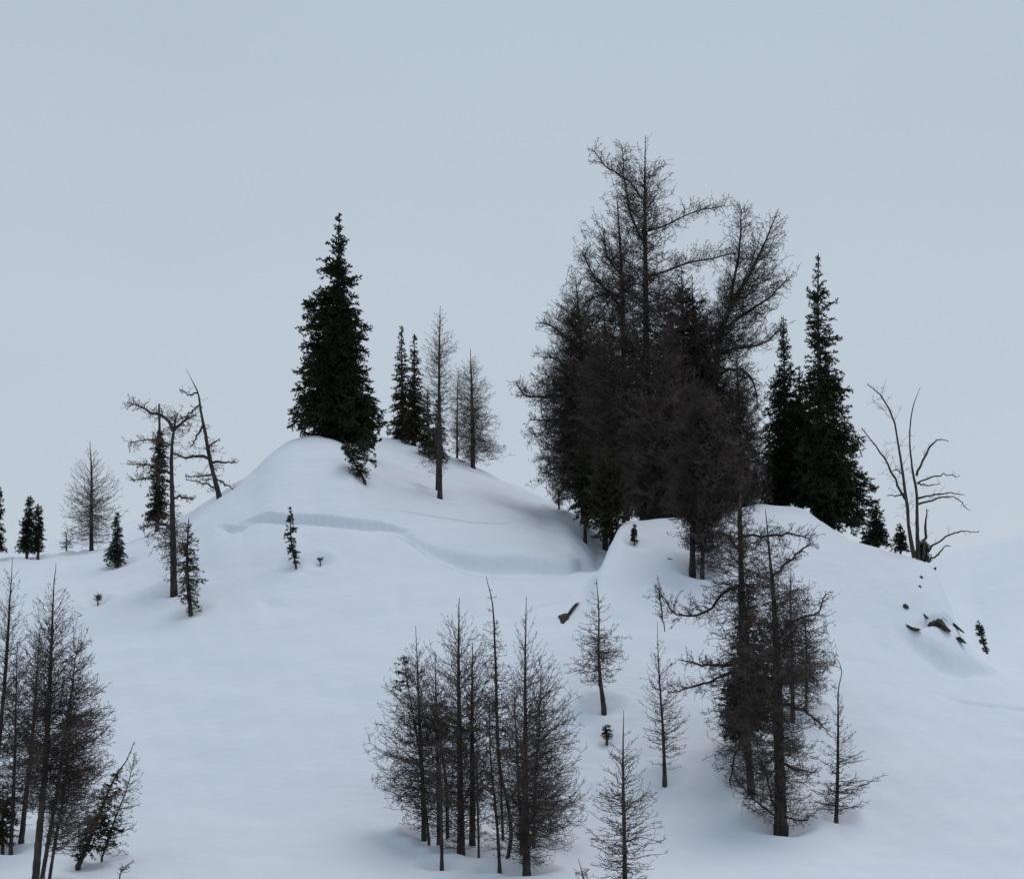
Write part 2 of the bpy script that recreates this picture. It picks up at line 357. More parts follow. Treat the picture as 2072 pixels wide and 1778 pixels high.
def larch(label, trunk, prof, nb=60, Y=None, vground=None, dens=1.0, thick=1.0, elev=((0, 55), (0.3, 25), (0.7, 8), (1, -5)), bend=-0.12, m_twig=None, m_trunk=None,
          group=None, name='larch_tree', cat='tree', seed=1, limbs=(), kids=1.0, jit=0.15, wig=0.22, lmin=0.45, tw=0.30, power=1.0, well=True, snags=(), curl=0.30):
    rng = np.random.default_rng(seed); ub, vb = trunk[0][0], trunk[0][1]
    X, Yg, Z = ground(ub, vb, Y); s = Yg/F
    vb = VH - Z*F/Yg
    if well: wells.append((X, Yg, 0.28+trunk[0][2]*s*1.6, 0.13+trunk[0][2]*s*0.9))
    t0 = list(trunk); t0[0] = (ub, vb, trunk[0][2])
    root = new_thing(name, label, cat, (X, Yg, Z), group)
    g = Geo(); P, r = make_trunk(g, rng, t0, s, ub, vb); g.build('trunk', m_trunk or M_BARK, root, True)
    c = Geo()
    nb = int(nb*2.1)
    B, h = shoots(rng, P, prof, s, ub, vb, nb, elev, 8, jit, bend=bend, wig=wig, lmin=lmin, power=power)
    r0 = np.clip(0.0065*h + 0.006, 0.006, 0.030)*thick
    c.prisms(B, r0[:, None]*np.linspace(1, 0.35, 8)[None])
    big = [(B, h)]
    for pts in limbs:                     # hand-placed heavy limbs: (u, v, radius) lists
        sp = smooth_path(pts, 12); LP = np.stack([(sp[:, 0]-ub)*s, np.linspace(0, rng.uniform(-.5, .5)*0.6*abs(sp[-1, 0]-sp[0, 0])*s, 12)+np.interp((vb-sp[0, 1])*s, P[:, 2], P[:, 1]), (vb-sp[:, 1])*s], 1)
        LP[1:] += rng.standard_normal((11, 3))*0.02
        gl = Geo(); gl.tube(LP, np.maximum(sp[:, 2], .5)*s, 7, rng, .08); gl.build('limb', m_trunk or M_BARK, root, True)
        hh = np.linalg.norm(np.diff(LP, axis=0), axis=1).sum()
        # resample to 8 points and let it carry side branches
        q = np.linspace(0, 11, 8); i = np.minimum(q.astype(int), 10); fq = (q-i)[:, None]; L8 = LP[i]*(1-fq)+LP[i+1]*fq
        SB, ix, sq, Ls = children(rng, L8[None], np.array([int((24*hh*min(dens, 1.4)/1.2+5)*kids)]), 0.25, 1.0, lambda i_, s_: 0.20*hh + 0*s_, 0.6, 0.25, 1.0, 8, 0.25)
        c.prisms(SB, 0.009*thick*np.linspace(1, .4, 8)[None]*np.ones((len(SB), 1)))
        big.append((SB, Ls)); big.append((L8[None], np.array([hh])))
    for BB, hh in big:
        cnt = np.maximum((hh*14*dens).astype(int), 2) + rng.integers(0, 3, len(hh))
        Tw, ix, sq, Lt = children(rng, BB, cnt, 0.18, 1.0, lambda i_, s_: np.clip(tw*hh[i_]*(1.15-0.75*s_), 0.08, 0.65), 0.75, 0.18, 0.8, 5, curl)
        c.prisms(Tw, (0.0062*thick)*np.linspace(1, .5, 5)[None]*np.ones((len(Tw), 1)))
        cnt2 = np.maximum((Lt*18*dens).astype(int), 1)
        T2, ix2, s2, L2 = children(rng, Tw, cnt2, 0.15, 1.0, lambda i_, s_: np.clip(0.40*Lt[i_], 0.04, 0.20), 0.5, 0.1, 1.0, 3, 0.45)
        c.prisms(T2, (0.0048*thick)*np.linspace(1, .7, 3)[None]*np.ones((len(T2), 1)))
    c.build('crown', m_twig or M_TWIG, root)
    STAT[0] += sum(len(q) for q in c.q)
    return root

def spruce(label, trunk, prof, nb=70, Y=None, dens=1.0, elev=((0, 50), (0.25, 10), (0.6, -14), (1, -24)), m_needle=None, group=None, name='spruce_tree', cat='tree', seed=1,
           needle=0.085, jit=0.18, lmin=0.5, power=1.0, well=True, m_trunk=None, open_=0.0, bl=0.28):
    rng = np.random.default_rng(seed); ub, vb = trunk[0][0], trunk[0][1]
    X, Yg, Z = ground(ub, vb, Y); s = Yg/F
    vb = VH - Z*F/Yg
    if well: wells.append((X, Yg, 0.30+trunk[0][2]*s*1.5, 0.10))
    t0 = list(trunk); t0[0] = (ub, vb, trunk[0][2])
    root = new_thing(name, label, cat, (X, Yg, Z), group)
    g = Geo(); P, r = make_trunk(g, rng, t0, s, ub, vb, 8); g.build('trunk', m_trunk or M_BARK, root, True)
    c = Geo()
    nb = int(nb*1.5)
    B, h = shoots(rng, P, prof, s, ub, vb, nb, elev, 7, jit, bend=0.05, wig=0.16, lmin=lmin, power=power)
    c.prisms(B, np.clip(0.010*h+0.004, .004, .03)[:, None]*np.linspace(1, .3, 7)[None])
    cnt = np.maximum((h*15*dens).astype(int), 3)
    Tw, ix, sq, Lt = children(rng, B, cnt, 0.12, 1.0, lambda i_, s_: np.clip(bl*h[i_]*(1.15-0.75*s_), 0.06, 0.6), 0.8, -0.12, 0.45, 4, 0.16, lift=0.05)
    c.prisms(Tw, 0.004*np.ones((len(Tw), 4)))
    def tufts(PP, LL, per, nl):
        n = np.maximum((LL*per).astype(int), 2); idx = np.repeat(np.arange(len(PP)), n); M = len(idx); K = PP.shape[1]
        x = rng.uniform(0.05, 1, M)*(K-1); i = np.minimum(x.astype(int), K-2); f = (x-i)[:, None]
        p = PP[idx, i]*(1-f)+PP[idx, i+1]*f; T = nrm(PP[idx, i+1]-PP[idx, i])
        r1 = nrm(rng.standard_normal((M, 3))); D = nrm(T*1.0 + r1*0.75 + np.array([0, 0, 0.05])); W = nrm(np.cross(D, rng.standard_normal((M, 3))))
        c.kites(p, D, W, nl*rng.uniform(.6, 1.3, M), nl*0.145*rng.uniform(.6, 1.3, M))
    needle = needle*0.8; tufts(Tw, Lt, 155*dens, needle); tufts(B, h, 125*dens, needle)
    # leader
    n = P[-1]; Kp = P[-5:][None]; tufts(Kp, np.array([np.linalg.norm(P[-1]-P[-5])]), 90*dens, needle*.8)
    c.build('crown', m_needle or M_NEEDLE, root)
    STAT[0] += sum(len(q) for q in c.q)
    return root

def cone(top, base, uc, wl, wr, n=6, p=0.8, cut=0.0):
    """outline rows from top to base widening as a power curve"""
    out = []
    for i in range(n+1):
        t = i/n; out.append((top+(base-top)*t, uc-1-wl*t**p, uc+1+wr*t**p))
    return out
# ---------------------------------------------------------------- trees (front to back)
UP = ((0, 58), (0.3, 38), (0.7, 18), (1, 2))
FLAT = ((0, 50), (0.25, 22), (0.6, 5), (1, -10))
G_F = 'leafless larches of the bottom centre clump'
# --- foreground right
larch('tallest foreground larch, thick dark bare trunk standing alone in snow at lower right',
      [(1580, 1672, 14), (1578, 1560, 12), (1574, 1430, 11.5), (1570, 1300, 9.5), (1563, 1180, 5), (1555, 1100, 3.2), (1549, 1032, 1)],
      [(1050, 1535, 1565), (1095, 1500, 1600), (1150, 1490, 1625), (1210, 1480, 1672), (1290, 1465, 1690), (1340, 1450, 1702), (1400, 1452, 1690), (1450, 1450, 1672), (1520, 1436, 1650), (1580, 1450, 1668), (1630, 1488, 1660), (1655, 1530, 1650)],
      nb=230, seed=11, elev=((0, 30), (0.35, 10), (0.7, -6), (1, 12)), bend=-0.10, dens=0.71, jit=0.2, wig=.3,
      limbs=[[(1563, 1165, 3), (1600, 1132, 2.6), (1640, 1100, 1), ], [(1568, 1300, 4), (1610, 1255, 3), (1660, 1232, 1.5), (1672, 1198, .8)],
             [(1572, 1420, 4), (1630, 1440, 2.5), (1672, 1480, 1)], [(1577, 1540, 3.5), (1610, 1556, 2.4), (1650, 1561, 1)],
             [(1577, 1655, 3), (1560, 1600, 2.2), (1540, 1540, 1.4), (1530, 1500, .8)], [(1572, 1462, 3), (1520, 1450, 2), (1465, 1440, 1)],
             [(1580, 1658, 2.5), (1530, 1620, 1.6), (1484, 1560, .8)], [(1582, 1650, 2.5), (1625, 1658, 1.6), (1655, 1636, .8)]])
larch('larch with long sagging bare left limbs, close behind the tallest foreground larch',
      [(1520, 1590, 8), (1508, 1450, 8.5), (1502, 1330, 8), (1500, 1200, 8), (1498, 1110, 7.5), (1497, 1040, 7), (1499, 1000, 4)],
      [(1040, 1440, 1545), (1090, 1430, 1600), (1110, 1440, 1640), (1160, 1420, 1600), (1230, 1400, 1560), (1300, 1420, 1550), (1380, 1400, 1560), (1450, 1410, 1560), (1530, 1432, 1560), (1570, 1460, 1560)],
      nb=190, seed=12, elev=((0, 20), (0.5, 0), (1, -12)), dens=0.68, wig=.3,
      limbs=[[(1498, 1185, 5), (1465, 1200, 3.2), (1435, 1235, 2.6), (1395, 1246, 2.2), (1362, 1236, 1.5), (1336, 1196, .8)],
             [(1345, 1278, 1), (1338, 1235, 1.6), (1334, 1190, .8)],
             [(1503, 1352, 4), (1465, 1366, 2.9), (1425, 1382, 2.3), (1385, 1392, 1.5), (1356, 1398, .8)],
             [(1502, 1342, 4), (1460, 1346, 2.8), (1410, 1344, 2), (1372, 1334, 1)],
             [(1498, 1085, 3), (1560, 1083, 2.5), (1610, 1080, 1.8), (1645, 1095, .8)],
             [(1499, 1120, 3), (1470, 1085, 2), (1438, 1075, 1)],
             [(1510, 1480, 2.5), (1488, 1530, 2.0), (1480, 1570, 1.8), (1478, 1588, 1.4)]])
spruce('dense dark spruce wedged against the left side of the tallest foreground larch trunk',
       [(1512, 1530, 7), (1510, 1360, 5), (1515, 1180, 1)],
       [(1180, 1505, 1525), (1230, 1488, 1545), (1290, 1478, 1560), (1350, 1472, 1570), (1380, 1452, 1575), (1430, 1452, 1575), (1480, 1454, 1572), (1512, 1470, 1570)],
       nb=270, seed=13, dens=1.0, m_needle=M_NEEDLE, lmin=.35)
larch('slender larch with hooked top, leaning clear of the right of the tallest foreground larch',
      [(1692, 1655, 4.5), (1695, 1560, 3.8), (1696, 1450, 2.6), (1697, 1390, 1.6), (1703, 1356, 1.2), (1697, 1338, 1), (1684, 1324, .6)],
      [(1400, 1690, 1704), (1430, 1672, 1722), (1480, 1662, 1738), (1520, 1645, 1750), (1560, 1636, 1780), (1600, 1630, 1782), (1640, 1640, 1772)],
      nb=62, seed=14, elev=((0, 58), (0.3, 35), (0.7, 12), (1, 4)), dens=0.50, tw=.26, wig=.12)
larch('larch with bare straight lower trunk half hidden behind the tallest foreground larch',
      [(1604, 1450, 5), (1603, 1350, 4), (1600, 1240, 3), (1600, 1150, 1)],
      [(1160, 1585, 1612), (1200, 1570, 1650), (1260, 1565, 1672), (1320, 1560, 1692), (1380, 1560, 1690)],
      nb=90, seed=15, dens=.8, wig=.3)
larch('thin larch pole with short crown, rightmost one behind the tallest foreground larch',
      [(1631, 1428, 3), (1632, 1330, 2.4), (1628, 1230, 1)],
      [(1240, 1618, 1650), (1300, 1600, 1680), (1360, 1600, 1690), (1400, 1605, 1680)], nb=70, seed=16, dens=.8, wig=.3)
# --- slender saplings mid slope
larch('small larch with rounded bare crown standing beside the dark leaning rock',
      [(1222, 1432, 5.5), (1215, 1380, 4.5), (1211, 1320, 3.2), (1212, 1250, 2.2), (1207, 1170, .8)],
      [(1178, 1200, 1214), (1205, 1183, 1226), (1240, 1176, 1242), (1280, 1160, 1270), (1310, 1150, 1278), (1345, 1142, 1272), (1375, 1150, 1260), (1392, 1180, 1235)],
      nb=60, seed=21, elev=((0, 45), (0.4, 20), (0.75, -2), (1, -14)), dens=.75, wig=.22)
larch('thin larch sapling growing between the small rounded larch and the tall foreground pair',
      [(1345, 1578, 4.6), (1342, 1490, 3.4), (1336, 1400, 2.4), (1332, 1330, 1.5), (1330, 1258, .6)],
      [(1290, 1318, 1344), (1340, 1296, 1372), (1400, 1290, 1390), (1440, 1292, 1402), (1500, 1298, 1400), (1550, 1308, 1376)],
      nb=62, seed=22, elev=UP, dens=0.54, tw=.28, wig=.15)
larch('young larch with wide-spaced straight side branches, cut off by the bottom edge',
      [(1264, 1812, 5.6), (1264, 1720, 5), (1261, 1600, 4), (1261, 1520, 2.6), (1262, 1437, .8)],
      [(1465, 1246, 1280), (1500, 1222, 1300), (1545, 1200, 1308), (1600, 1192, 1330), (1640, 1184, 1352), (1700, 1176, 1350), (1750, 1185, 1346), (1790, 1190, 1340)],
      nb=92, seed=23, elev=((0, 48), (0.4, 24), (0.8, 5), (1, 0)), dens=.5, tw=.26, wig=.14)
spruce('tiny bushy spruce clump beside the top of the wide-spaced young larch',
       [(1228, 1500, 2.5), (1227, 1480, 2), (1226, 1464, 1)], [(1462, 1222, 1231), (1472, 1217, 1238), (1488, 1217, 1239), (1498, 1221, 1233)], nb=20, seed=24, dens=.9, needle=.07, cat='sapling', name='spruce_sapling')
larch('bare knee-high twig poking out of snow at the bottom edge', [(1182, 1790, 2), (1178, 1765, 1.4), (1170, 1736, .7)],
      [(1738, 1166, 1178), (1760, 1158, 1192), (1782, 1166, 1190)], nb=9, seed=25, dens=.4, cat='sapling', name='larch_sapling', elev=UP)
# --- bottom centre clump
larch('thickest trunk larch of the bottom centre clump, on its right side with branchless tip',
      [(1066, 1766, 8.5), (1064, 1680, 8), (1062, 1560, 7), (1063, 1440, 4.5), (1063, 1330, 3), (1065, 1207, .8)],
      [(1230, 1052, 1080), (1290, 1030, 1110), (1330, 1035, 1140), (1380, 1010, 1160), (1440, 1000, 1178), (1500, 990, 1190), (1560, 985, 1200), (1620, 980, 1196), (1670, 985, 1188), (1720, 1000, 1150), (1748, 1020, 1120)],
      nb=222, seed=31, thick=0.88, elev=UP, dens=0.66, wig=.18, group=None)
larch('thick larch with cone-tipped forked top, left of the black dead top, bottom centre clump',
      [(933, 1725, 8.5), (932, 1640, 7.5), (930, 1500, 6.5), (928, 1380, 4.5), (928, 1290, 3), (929, 1209, 1)],
      [(1225, 900, 955), (1262, 885, 972), (1300, 865, 1000), (1350, 835, 1005), (1430, 830, 1000), (1500, 830, 1010), (1570, 835, 1010), (1640, 850, 1005), (1700, 870, 995)],
      nb=189, seed=32, thick=0.88, elev=UP, dens=0.70, wig=.2)
larch('leftmost trunk of the bottom centre clump, a larch leaning slightly left',
      [(858, 1690, 5.5), (856, 1600, 5), (850, 1480, 4.2), (846, 1380, 2.4), (841, 1266, .7)],
      [(1290, 832, 852), (1335, 792, 880), (1375, 770, 895), (1420, 765, 900), (1480, 752, 910), (1540, 755, 900), (1585, 738, 905), (1620, 765, 900), (1650, 785, 890), (1676, 800, 890)],
      nb=193, seed=33, thick=0.88, elev=((0, 55), (0.35, 32), (0.7, 8), (1, -6)), dens=0.74, wig=.22)
larch('larch of the bottom centre clump directly right of its leftmost trunk',
      [(888, 1711, 5), (887, 1600, 4.4), (884, 1480, 3.5), (880, 1320, .9)],
      [(1330, 850, 905), (1365, 810, 930), (1440, 815, 940), (1520, 800, 950), (1600, 805, 950), (1660, 820, 940), (1695, 840, 925)],
      nb=132, seed=34, thick=0.88, elev=UP, dens=0.78, wig=.22)
larch('pencil-thin bare pole larch with the lowest foot at left of the bottom centre clump',
      [(894, 1750, 4), (893, 1660, 3.5), (891, 1560, 2.6), (892, 1470, 1)],
      [(1480, 876, 906), (1540, 862, 920), (1600, 860, 925), (1670, 872, 915)], nb=30, seed=35, elev=UP, dens=.7)
larch('straight larch of the bottom centre clump standing just right of the cone-tipped fork',
      [(956, 1707, 7), (956, 1600, 6.5), (955, 1480, 5), (955, 1390, 3), (956, 1300, 1)],
      [(1310, 925, 985), (1340, 900, 1015), (1410, 895, 1020), (1480, 885, 1030), (1560, 890, 1030), (1640, 900, 1015)],
      nb=137, seed=36, thick=0.88, elev=UP, dens=0.78, wig=.2)
larch('short thin pole larch between the middle trunks of the bottom centre clump',
      [(969, 1736, 2.8), (967, 1640, 2.4), (965, 1540, 1.6), (965, 1460, .7)],
      [(1480, 950, 982), (1560, 935, 1000), (1650, 940, 1000), (1700, 950, 990)], nb=30, seed=37, elev=UP, dens=.7)
larch('thin curving larch pole whose foot stands left of the thickest clump trunk',
      [(1011, 1761, 4), (1008, 1700, 3.6), (1001, 1620, 3), (994, 1550, 2.4), (990, 1400, .8)],
      [(1380, 975, 1005), (1440, 960, 1030), (1520, 955, 1040), (1600, 955, 1045), (1680, 970, 1040), (1730, 985, 1030)], nb=92, seed=38, thick=0.88, elev=UP, dens=0.70)
larch('crooked larch with kinked stem and bare black dead top in the bottom centre clump',
      [(1027, 1740, 4.5), (1034, 1690, 4.3), (1028, 1630, 4), (1012, 1560, 4), (1006, 1470, 4), (1004, 1394, 3.8), (1001, 1300, 2.8), (996, 1220, 2), (984, 1166, .8)],
      [(1180, 978, 996), (1230, 972, 1003), (1280, 955, 1018), (1330, 960, 1040), (1350, 970, 1060), (1420, 955, 1070), (1500, 950, 1070), (1580, 960, 1065), (1660, 985, 1060)],
      nb=130, seed=39, thick=0.88, dens=0.66, wig=.22, power=1.4, elev=((0, 8), (.3, 8), (.6, 25), (1, 5)))
larch('slim larch tucked close behind the thickest trunk of the bottom centre clump',
      [(1056, 1738, 4), (1052, 1640, 3.4), (1045, 1500, 2.4), (1040, 1390, .8)],
      [(1380, 1020, 1060), (1450, 1000, 1090), (1530, 1000, 1110), (1620, 1010, 1110), (1700, 1030, 1090)], nb=92, seed=40, thick=0.88, elev=UP, dens=0.70)
larch('short larch at the right rim of the bottom centre clump, behind the thickest trunk',
      [(1080, 1712, 3.6), (1082, 1600, 3), (1090, 1480, 2), (1095, 1350, .8)],
      [(1320, 1085, 1110), (1370, 1070, 1150), (1430, 1065, 1172), (1500, 1060, 1196), (1560, 1060, 1192), (1620, 1050, 1194), (1680, 1055, 1180), (1705, 1060, 1150)], nb=139, seed=41, thick=0.88, elev=UP, dens=0.66)
spruce('bushy dark evergreen crown between the left trunks of the bottom centre clump',
       [(906, 1698, 4), (900, 1560, 3.5), (880, 1460, 2), (872, 1405, 1)],
       [(1400, 860, 890), (1430, 820, 930), (1460, 800, 955), (1480, 790, 985), (1496, 830, 950)], nb=40, seed=42, m_needle=M_NEEDLEBROWN, dens=.45, elev=((0, 25), (1, 5)), lmin=.2)
spruce('slim olive evergreen between the crooked dead-topped larch and the thickest clump trunk',
       [(1018, 1700, 3), (1012, 1560, 2.6), (1004, 1440, 2), (1003, 1362, 1)],
       [(1360, 998, 1010), (1390, 988, 1024), (1430, 975, 1045), (1470, 968, 1056), (1490, 980, 1040)], nb=26, seed=43, m_needle=M_NEEDLEBROWN, dens=.5, elev=((0, 30), (1, -10)), lmin=.3)
spruce('ragged evergreen poking from the upper left edge of the bottom centre clump',
       [(868, 1700, 3), (848, 1520, 2.4), (828, 1400, 1.8), (815, 1325, 1)],
       [(1325, 798, 828), (1345, 796, 830), (1372, 790, 832), (1395, 772, 826), (1405, 775, 815)], nb=18, seed=44, m_needle=M_NEEDLEBLUE, dens=.6, elev=((0, 20), (1, -10)), lmin=.4)
# --- bottom left clump
larch('thickest trunk larch of the bottom left clump, with high forked bare top',
      [(70, 1800, 8.5), (80, 1680, 8), (91, 1560, 7.5), (99, 1420, 6.5), (104, 1300, 4.2), (107, 1230, 2.8), (113, 1140, .8)],
      [(1160, 88, 132), (1195, 72, 150), (1225, 60, 172), (1260, 45, 180), (1320, 30, 192), (1400, 25, 212), (1480, 20, 220), (1560, 20, 215), (1640, 30, 200)],
      nb=205, seed=51, thick=0.88, elev=UP, dens=0.70, wig=.2)
larch('long thin larch of the bottom left clump leaning right over the snow',
      [(84, 1785, 5), (98, 1700, 4.8), (112, 1620, 4.4), (130, 1500, 4), (145, 1400, 2.8), (154, 1320, 1)],
      [(1262, 140, 178), (1300, 132, 186), (1345, 125, 205), (1380, 120, 228), (1430, 110, 242), (1490, 100, 236), (1540, 95, 238), (1600, 90, 236), (1660, 90, 222), (1710, 95, 190)],
      nb=211, seed=52, thick=0.88, elev=((0, 40), (0.4, 18), (1, 6)), dens=0.78, wig=.18)
larch('slim leaning larch nearest the evergreen in the bottom left clump',
      [(97, 1800, 4), (112, 1700, 3.6), (128, 1610, 3.2), (138, 1520, 2.6), (142, 1400, 1)],
      [(1380, 125, 160), (1450, 110, 200), (1540, 100, 222), (1600, 98, 222), (1660, 95, 205), (1720, 95, 180)], nb=115, seed=53, thick=0.88, elev=((0, 40), (1, 8)), dens=0.74)
larch('mid-sized larch left of the thickest trunk in the bottom left clump',
      [(43, 1702, 6), (52, 1610, 5.5), (62, 1530, 5), (72, 1400, 3.4), (80, 1280, 1)],
      [(1262, 60, 98), (1310, 40, 120), (1380, 25, 135), (1450, 10, 140), (1540, 5, 140), (1630, 5, 120)], nb=169, seed=54, thick=0.88, elev=UP, dens=0.85)
larch('thin larch near the left picture edge inside the bottom left clump',
      [(22, 1722, 4.5), (28, 1600, 4), (32, 1480, 3), (34, 1330, 1)],
      [(1300, 20, 52), (1360, 0, 75), (1440, -15, 80), (1520, -20, 85), (1600, -20, 80), (1670, -10, 60)], nb=137, seed=55, thick=0.88, elev=UP, dens=0.85)
larch('tall larch running out of the left picture edge with a pointed bare top',
      [(-22, 1712, 6.5), (-8, 1560, 6), (4, 1440, 5), (15, 1290, 4), (20, 1210, 2.4), (26, 1128, .7)],
      [(1150, 6, 44), (1190, -10, 56), (1240, -30, 64), (1320, -45, 75), (1420, -60, 80), (1520, -60, 70), (1640, -60, 50)], nb=161, seed=56, thick=0.88, elev=UP, dens=0.74)
spruce('squat dark spruce at the foot of the bottom left clump by the picture edge',
       [(5, 1718, 4), (5, 1650, 3), (6, 1590, 1)], [(1600, -6, 18), (1640, -25, 34), (1690, -35, 45), (1712, -35, 40)], nb=70, seed=57, m_needle=M_NEEDLEBROWN)
spruce('leaning sparse evergreen with long bare tip, right foot of the bottom left clump',
       [(158, 1752, 5.5), (185, 1690, 4.5), (208, 1630, 3.5), (237, 1565, 2.2), (255, 1540, 1.6), (272, 1500, .8)],
       [(1556, 228, 246), (1580, 212, 250), (1620, 188, 252), (1655, 172, 258), (1690, 155, 252), (1725, 138, 235), (1742, 150, 215)], nb=85, seed=58, dens=.8, m_needle=M_NEEDLEBROWN, elev=((0, 10), (1, -18)), lmin=.4)
larch('sparse leaning larch sapling behind the long-tipped evergreen at lower left',
      [(206, 1735, 2.4), (235, 1650, 2), (258, 1590, 1.4), (272, 1532, .7)],
      [(1520, 262, 280), (1560, 240, 294), (1600, 225, 296), (1650, 215, 282), (1700, 205, 270), (1730, 200, 262)], nb=60, seed=59, dens=0.40, tw=.25, cat='sapling')
larch('bare forked twig right of the long-tipped evergreen at the bottom edge', [(240, 1785, 1.8), (245, 1765, 1.3), (270, 1738, .6)],
      [(1738, 240, 274), (1765, 230, 262)], nb=7, seed=60, dens=.4, cat='sapling', name='larch_sapling', elev=UP)
# --- left hillside
larch('solitary bare larch with airy oval crown on the left crest',
      [(185, 1112, 4.8), (185, 1040, 4), (185, 960, 2.8), (182, 893, .7)],
      [(905, 172, 192), (930, 145, 215), (960, 128, 245), (1000, 118, 256), (1045, 115, 258), (1080, 118, 240), (1102, 122, 225)],
      nb=150, seed=61, elev=((0, 55), (0.3, 35), (0.6, 12), (1, -4)), dens=0.49, thick=.75, m_twig=M_TWIGPALE, tw=.26, wig=.15)
larch('low grey twig bush at the left foot of the solitary crest larch', [(135, 1114, 2), (134, 1092, 1.5), (137, 1070, .7)],
      [(1072, 128, 150), (1095, 116, 158), (1108, 120, 160)], nb=26, seed=62, dens=.5, thick=.75, m_twig=M_TWIGPALE, cat='bush', name='twig_bush')
spruce('left one of the two touching dark spruces at the left crest, slightly taller and wider',
       [(54, 1122, 3), (58, 1060, 2), (62, 1003, .8)], [(1006, 58, 67), (1025, 47, 72), (1060, 40, 78), (1100, 32, 80), (1120, 26, 80)], nb=150, seed=63, lmin=.35, Y=83)
spruce('right one of the two touching dark spruces at the left crest',
       [(77, 1121, 3), (78, 1070, 2), (78, 1020, .8)], [(1022, 74, 83), (1045, 68, 88), (1080, 66, 90), (1118, 64, 93)], nb=100, seed=64, lmin=.35, Y=82.5)
spruce('dark spruce cut in half by the left picture edge on the crest',
       [(-6, 1120, 3), (-4, 1050, 2), (-3, 980, .8)], [(984, -8, 4), (1030, -20, 9), (1080, -30, 13), (1118, -38, 18)], nb=110, seed=65, lmin=.35, Y=82.5)
spruce('small pointed spruce standing alone below the solitary crest larch',
       [(237, 1143, 3), (237, 1090, 2), (237, 1038, .7)], [(1040, 234, 240), (1065, 228, 246), (1100, 220, 254), (1125, 212, 261), (1143, 212, 262)], nb=110, seed=66, lmin=.35, m_needle=M_NEEDLEBLUE)
spruce('columnar dark conifer with stubby bare top, behind the thick broken snag at left',
       [(318, 1062, 5), (320, 960, 5), (323, 880, 4), (322, 818, 3)],
       [(872, 312, 336), (900, 306, 340), (940, 300, 344), (980, 300, 344), (1020, 292, 344), (1050, 282, 342), (1062, 290, 330)], nb=230, seed=67, lmin=.3, m_needle=M_NEEDLEBROWN, elev=((0, 5), (1, -15)))
larch('thick broken-topped snag with tangled twig head, its foot behind the low leafy spruce',
      [(352, 1192, 7.5), (350, 1100, 7), (348, 1000, 6), (347, 920, 5), (350, 880, 4.2), (356, 846, 2.5)],
      [(815, 345, 385), (835, 330, 402), (865, 322, 398), (890, 335, 385), (960, 335, 360), (1010, 340, 372), (1050, 300, 370), (1080, 292, 400), (1120, 305, 400), (1160, 315, 372), (1188, 335, 368)],
      nb=95, seed=68, dens=.9, wig=.45, name='dead_tree', elev=((0, 10), (1, -10)), power=1.5, curl=.5,
      limbs=[[(350, 872, 4), (335, 845, 3), (312, 838, 2.4), (288, 826, 1.8), (262, 818, .7)], [(352, 872, 3), (372, 852, 2.4), (396, 838, 1)],
             [(349, 960, 3), (320, 944, 2), (290, 938, 1.6), (262, 940, .7)], [(349, 972, 2.4), (310, 968, 1.8), (262, 968, .8)],
             [(349, 1010, 2.6), (366, 1004, 2), (388, 1008, .9)], [(350, 1070, 3), (320, 1058, 2.2), (282, 1064, 1)], [(349, 902, 2.4), (310, 890, 1.4), (262, 898, .6)]])
larch('leaning dead snag with curved wispy tip and long sideways limbs on the left skyline',
      [(444, 1006, 6), (436, 975, 5.2), (424, 925, 4.8), (416, 880, 4.2), (406, 830, 3.2), (400, 792, 2.2), (388, 768, 1), (377, 748, .5)],
      [(775, 370, 402), (800, 378, 420), (850, 375, 425), (900, 380, 455), (940, 375, 470), (980, 385, 465), (1000, 425, 458)],
      nb=20, kids=.5, seed=69, dens=.7, name='dead_tree', elev=((0, 10), (1, -12)), wig=.4, tw=.24, curl=.5,
      limbs=[[(400, 795, 2), (385, 800, 1.5), (366, 788, .7)], [(424, 927, 3.4), (400, 922, 2.8), (375, 926, 2.2), (352, 918, 1)], [(427, 935, 3), (452, 934, 2), (480, 933, .8)],
             [(412, 858, 2.4), (400, 880, 1.8), (385, 905, .8)], [(430, 960, 2), (408, 962, 1.5), (378, 962, .7)], [(436, 985, 2), (410, 978, 1.5), (378, 972, .7)],
             [(434, 965, 2), (452, 978, 1.5), (474, 992, .7)], [(421, 905, 2.4), (432, 896, 1.6), (446, 888, .7)], [(404, 818, 1.8), (385, 835, 1.6), (362, 848, .8)]])
spruce('low ragged spruce with drooping skirts in front of the thick broken snag',
       [(386, 1240, 4.5), (380, 1180, 4), (379, 1110, 3), (382, 1050, 1.5)],
       [(1052, 376, 388), (1080, 366, 396), (1110, 360, 408), (1150, 350, 412), (1175, 348, 420), (1200, 356, 408), (1222, 365, 410), (1240, 372, 412)], nb=95, seed=70, m_needle=M_NEEDLEBROWN, dens=.7, lmin=.4)
larch('tiny twig tuft poking from the snow at far left below the crest', [(198, 1217, 1.5), (199, 1208, 1.2), (199, 1200, .7)], [(1201, 194, 205), (1213, 189, 208)], nb=16, seed=71, dens=1.2, cat='shrub', name='shrub', thick=1.3)
spruce('narrow crooked spruce sapling alone in front of the left snow slab edge',
       [(599, 1146, 2.2), (592, 1115, 2), (588, 1080, 1.8), (589, 1026, .7)], [(1027, 587, 592), (1050, 580, 597), (1075, 573, 600), (1100, 575, 602), (1120, 580, 604), (1142, 588, 606)], nb=48, seed=72, m_needle=M_NEEDLEBLUE, dens=1.0, cat='sapling', name='spruce_sapling')
larch('tiny curled twig just right of the narrow crooked sapling', [(648, 1138, 1.2), (646, 1132, 1), (645, 1127, .6)], [(1127, 640, 655), (1134, 642, 656)], nb=9, seed=73, dens=.8, cat='shrub', name='shrub')
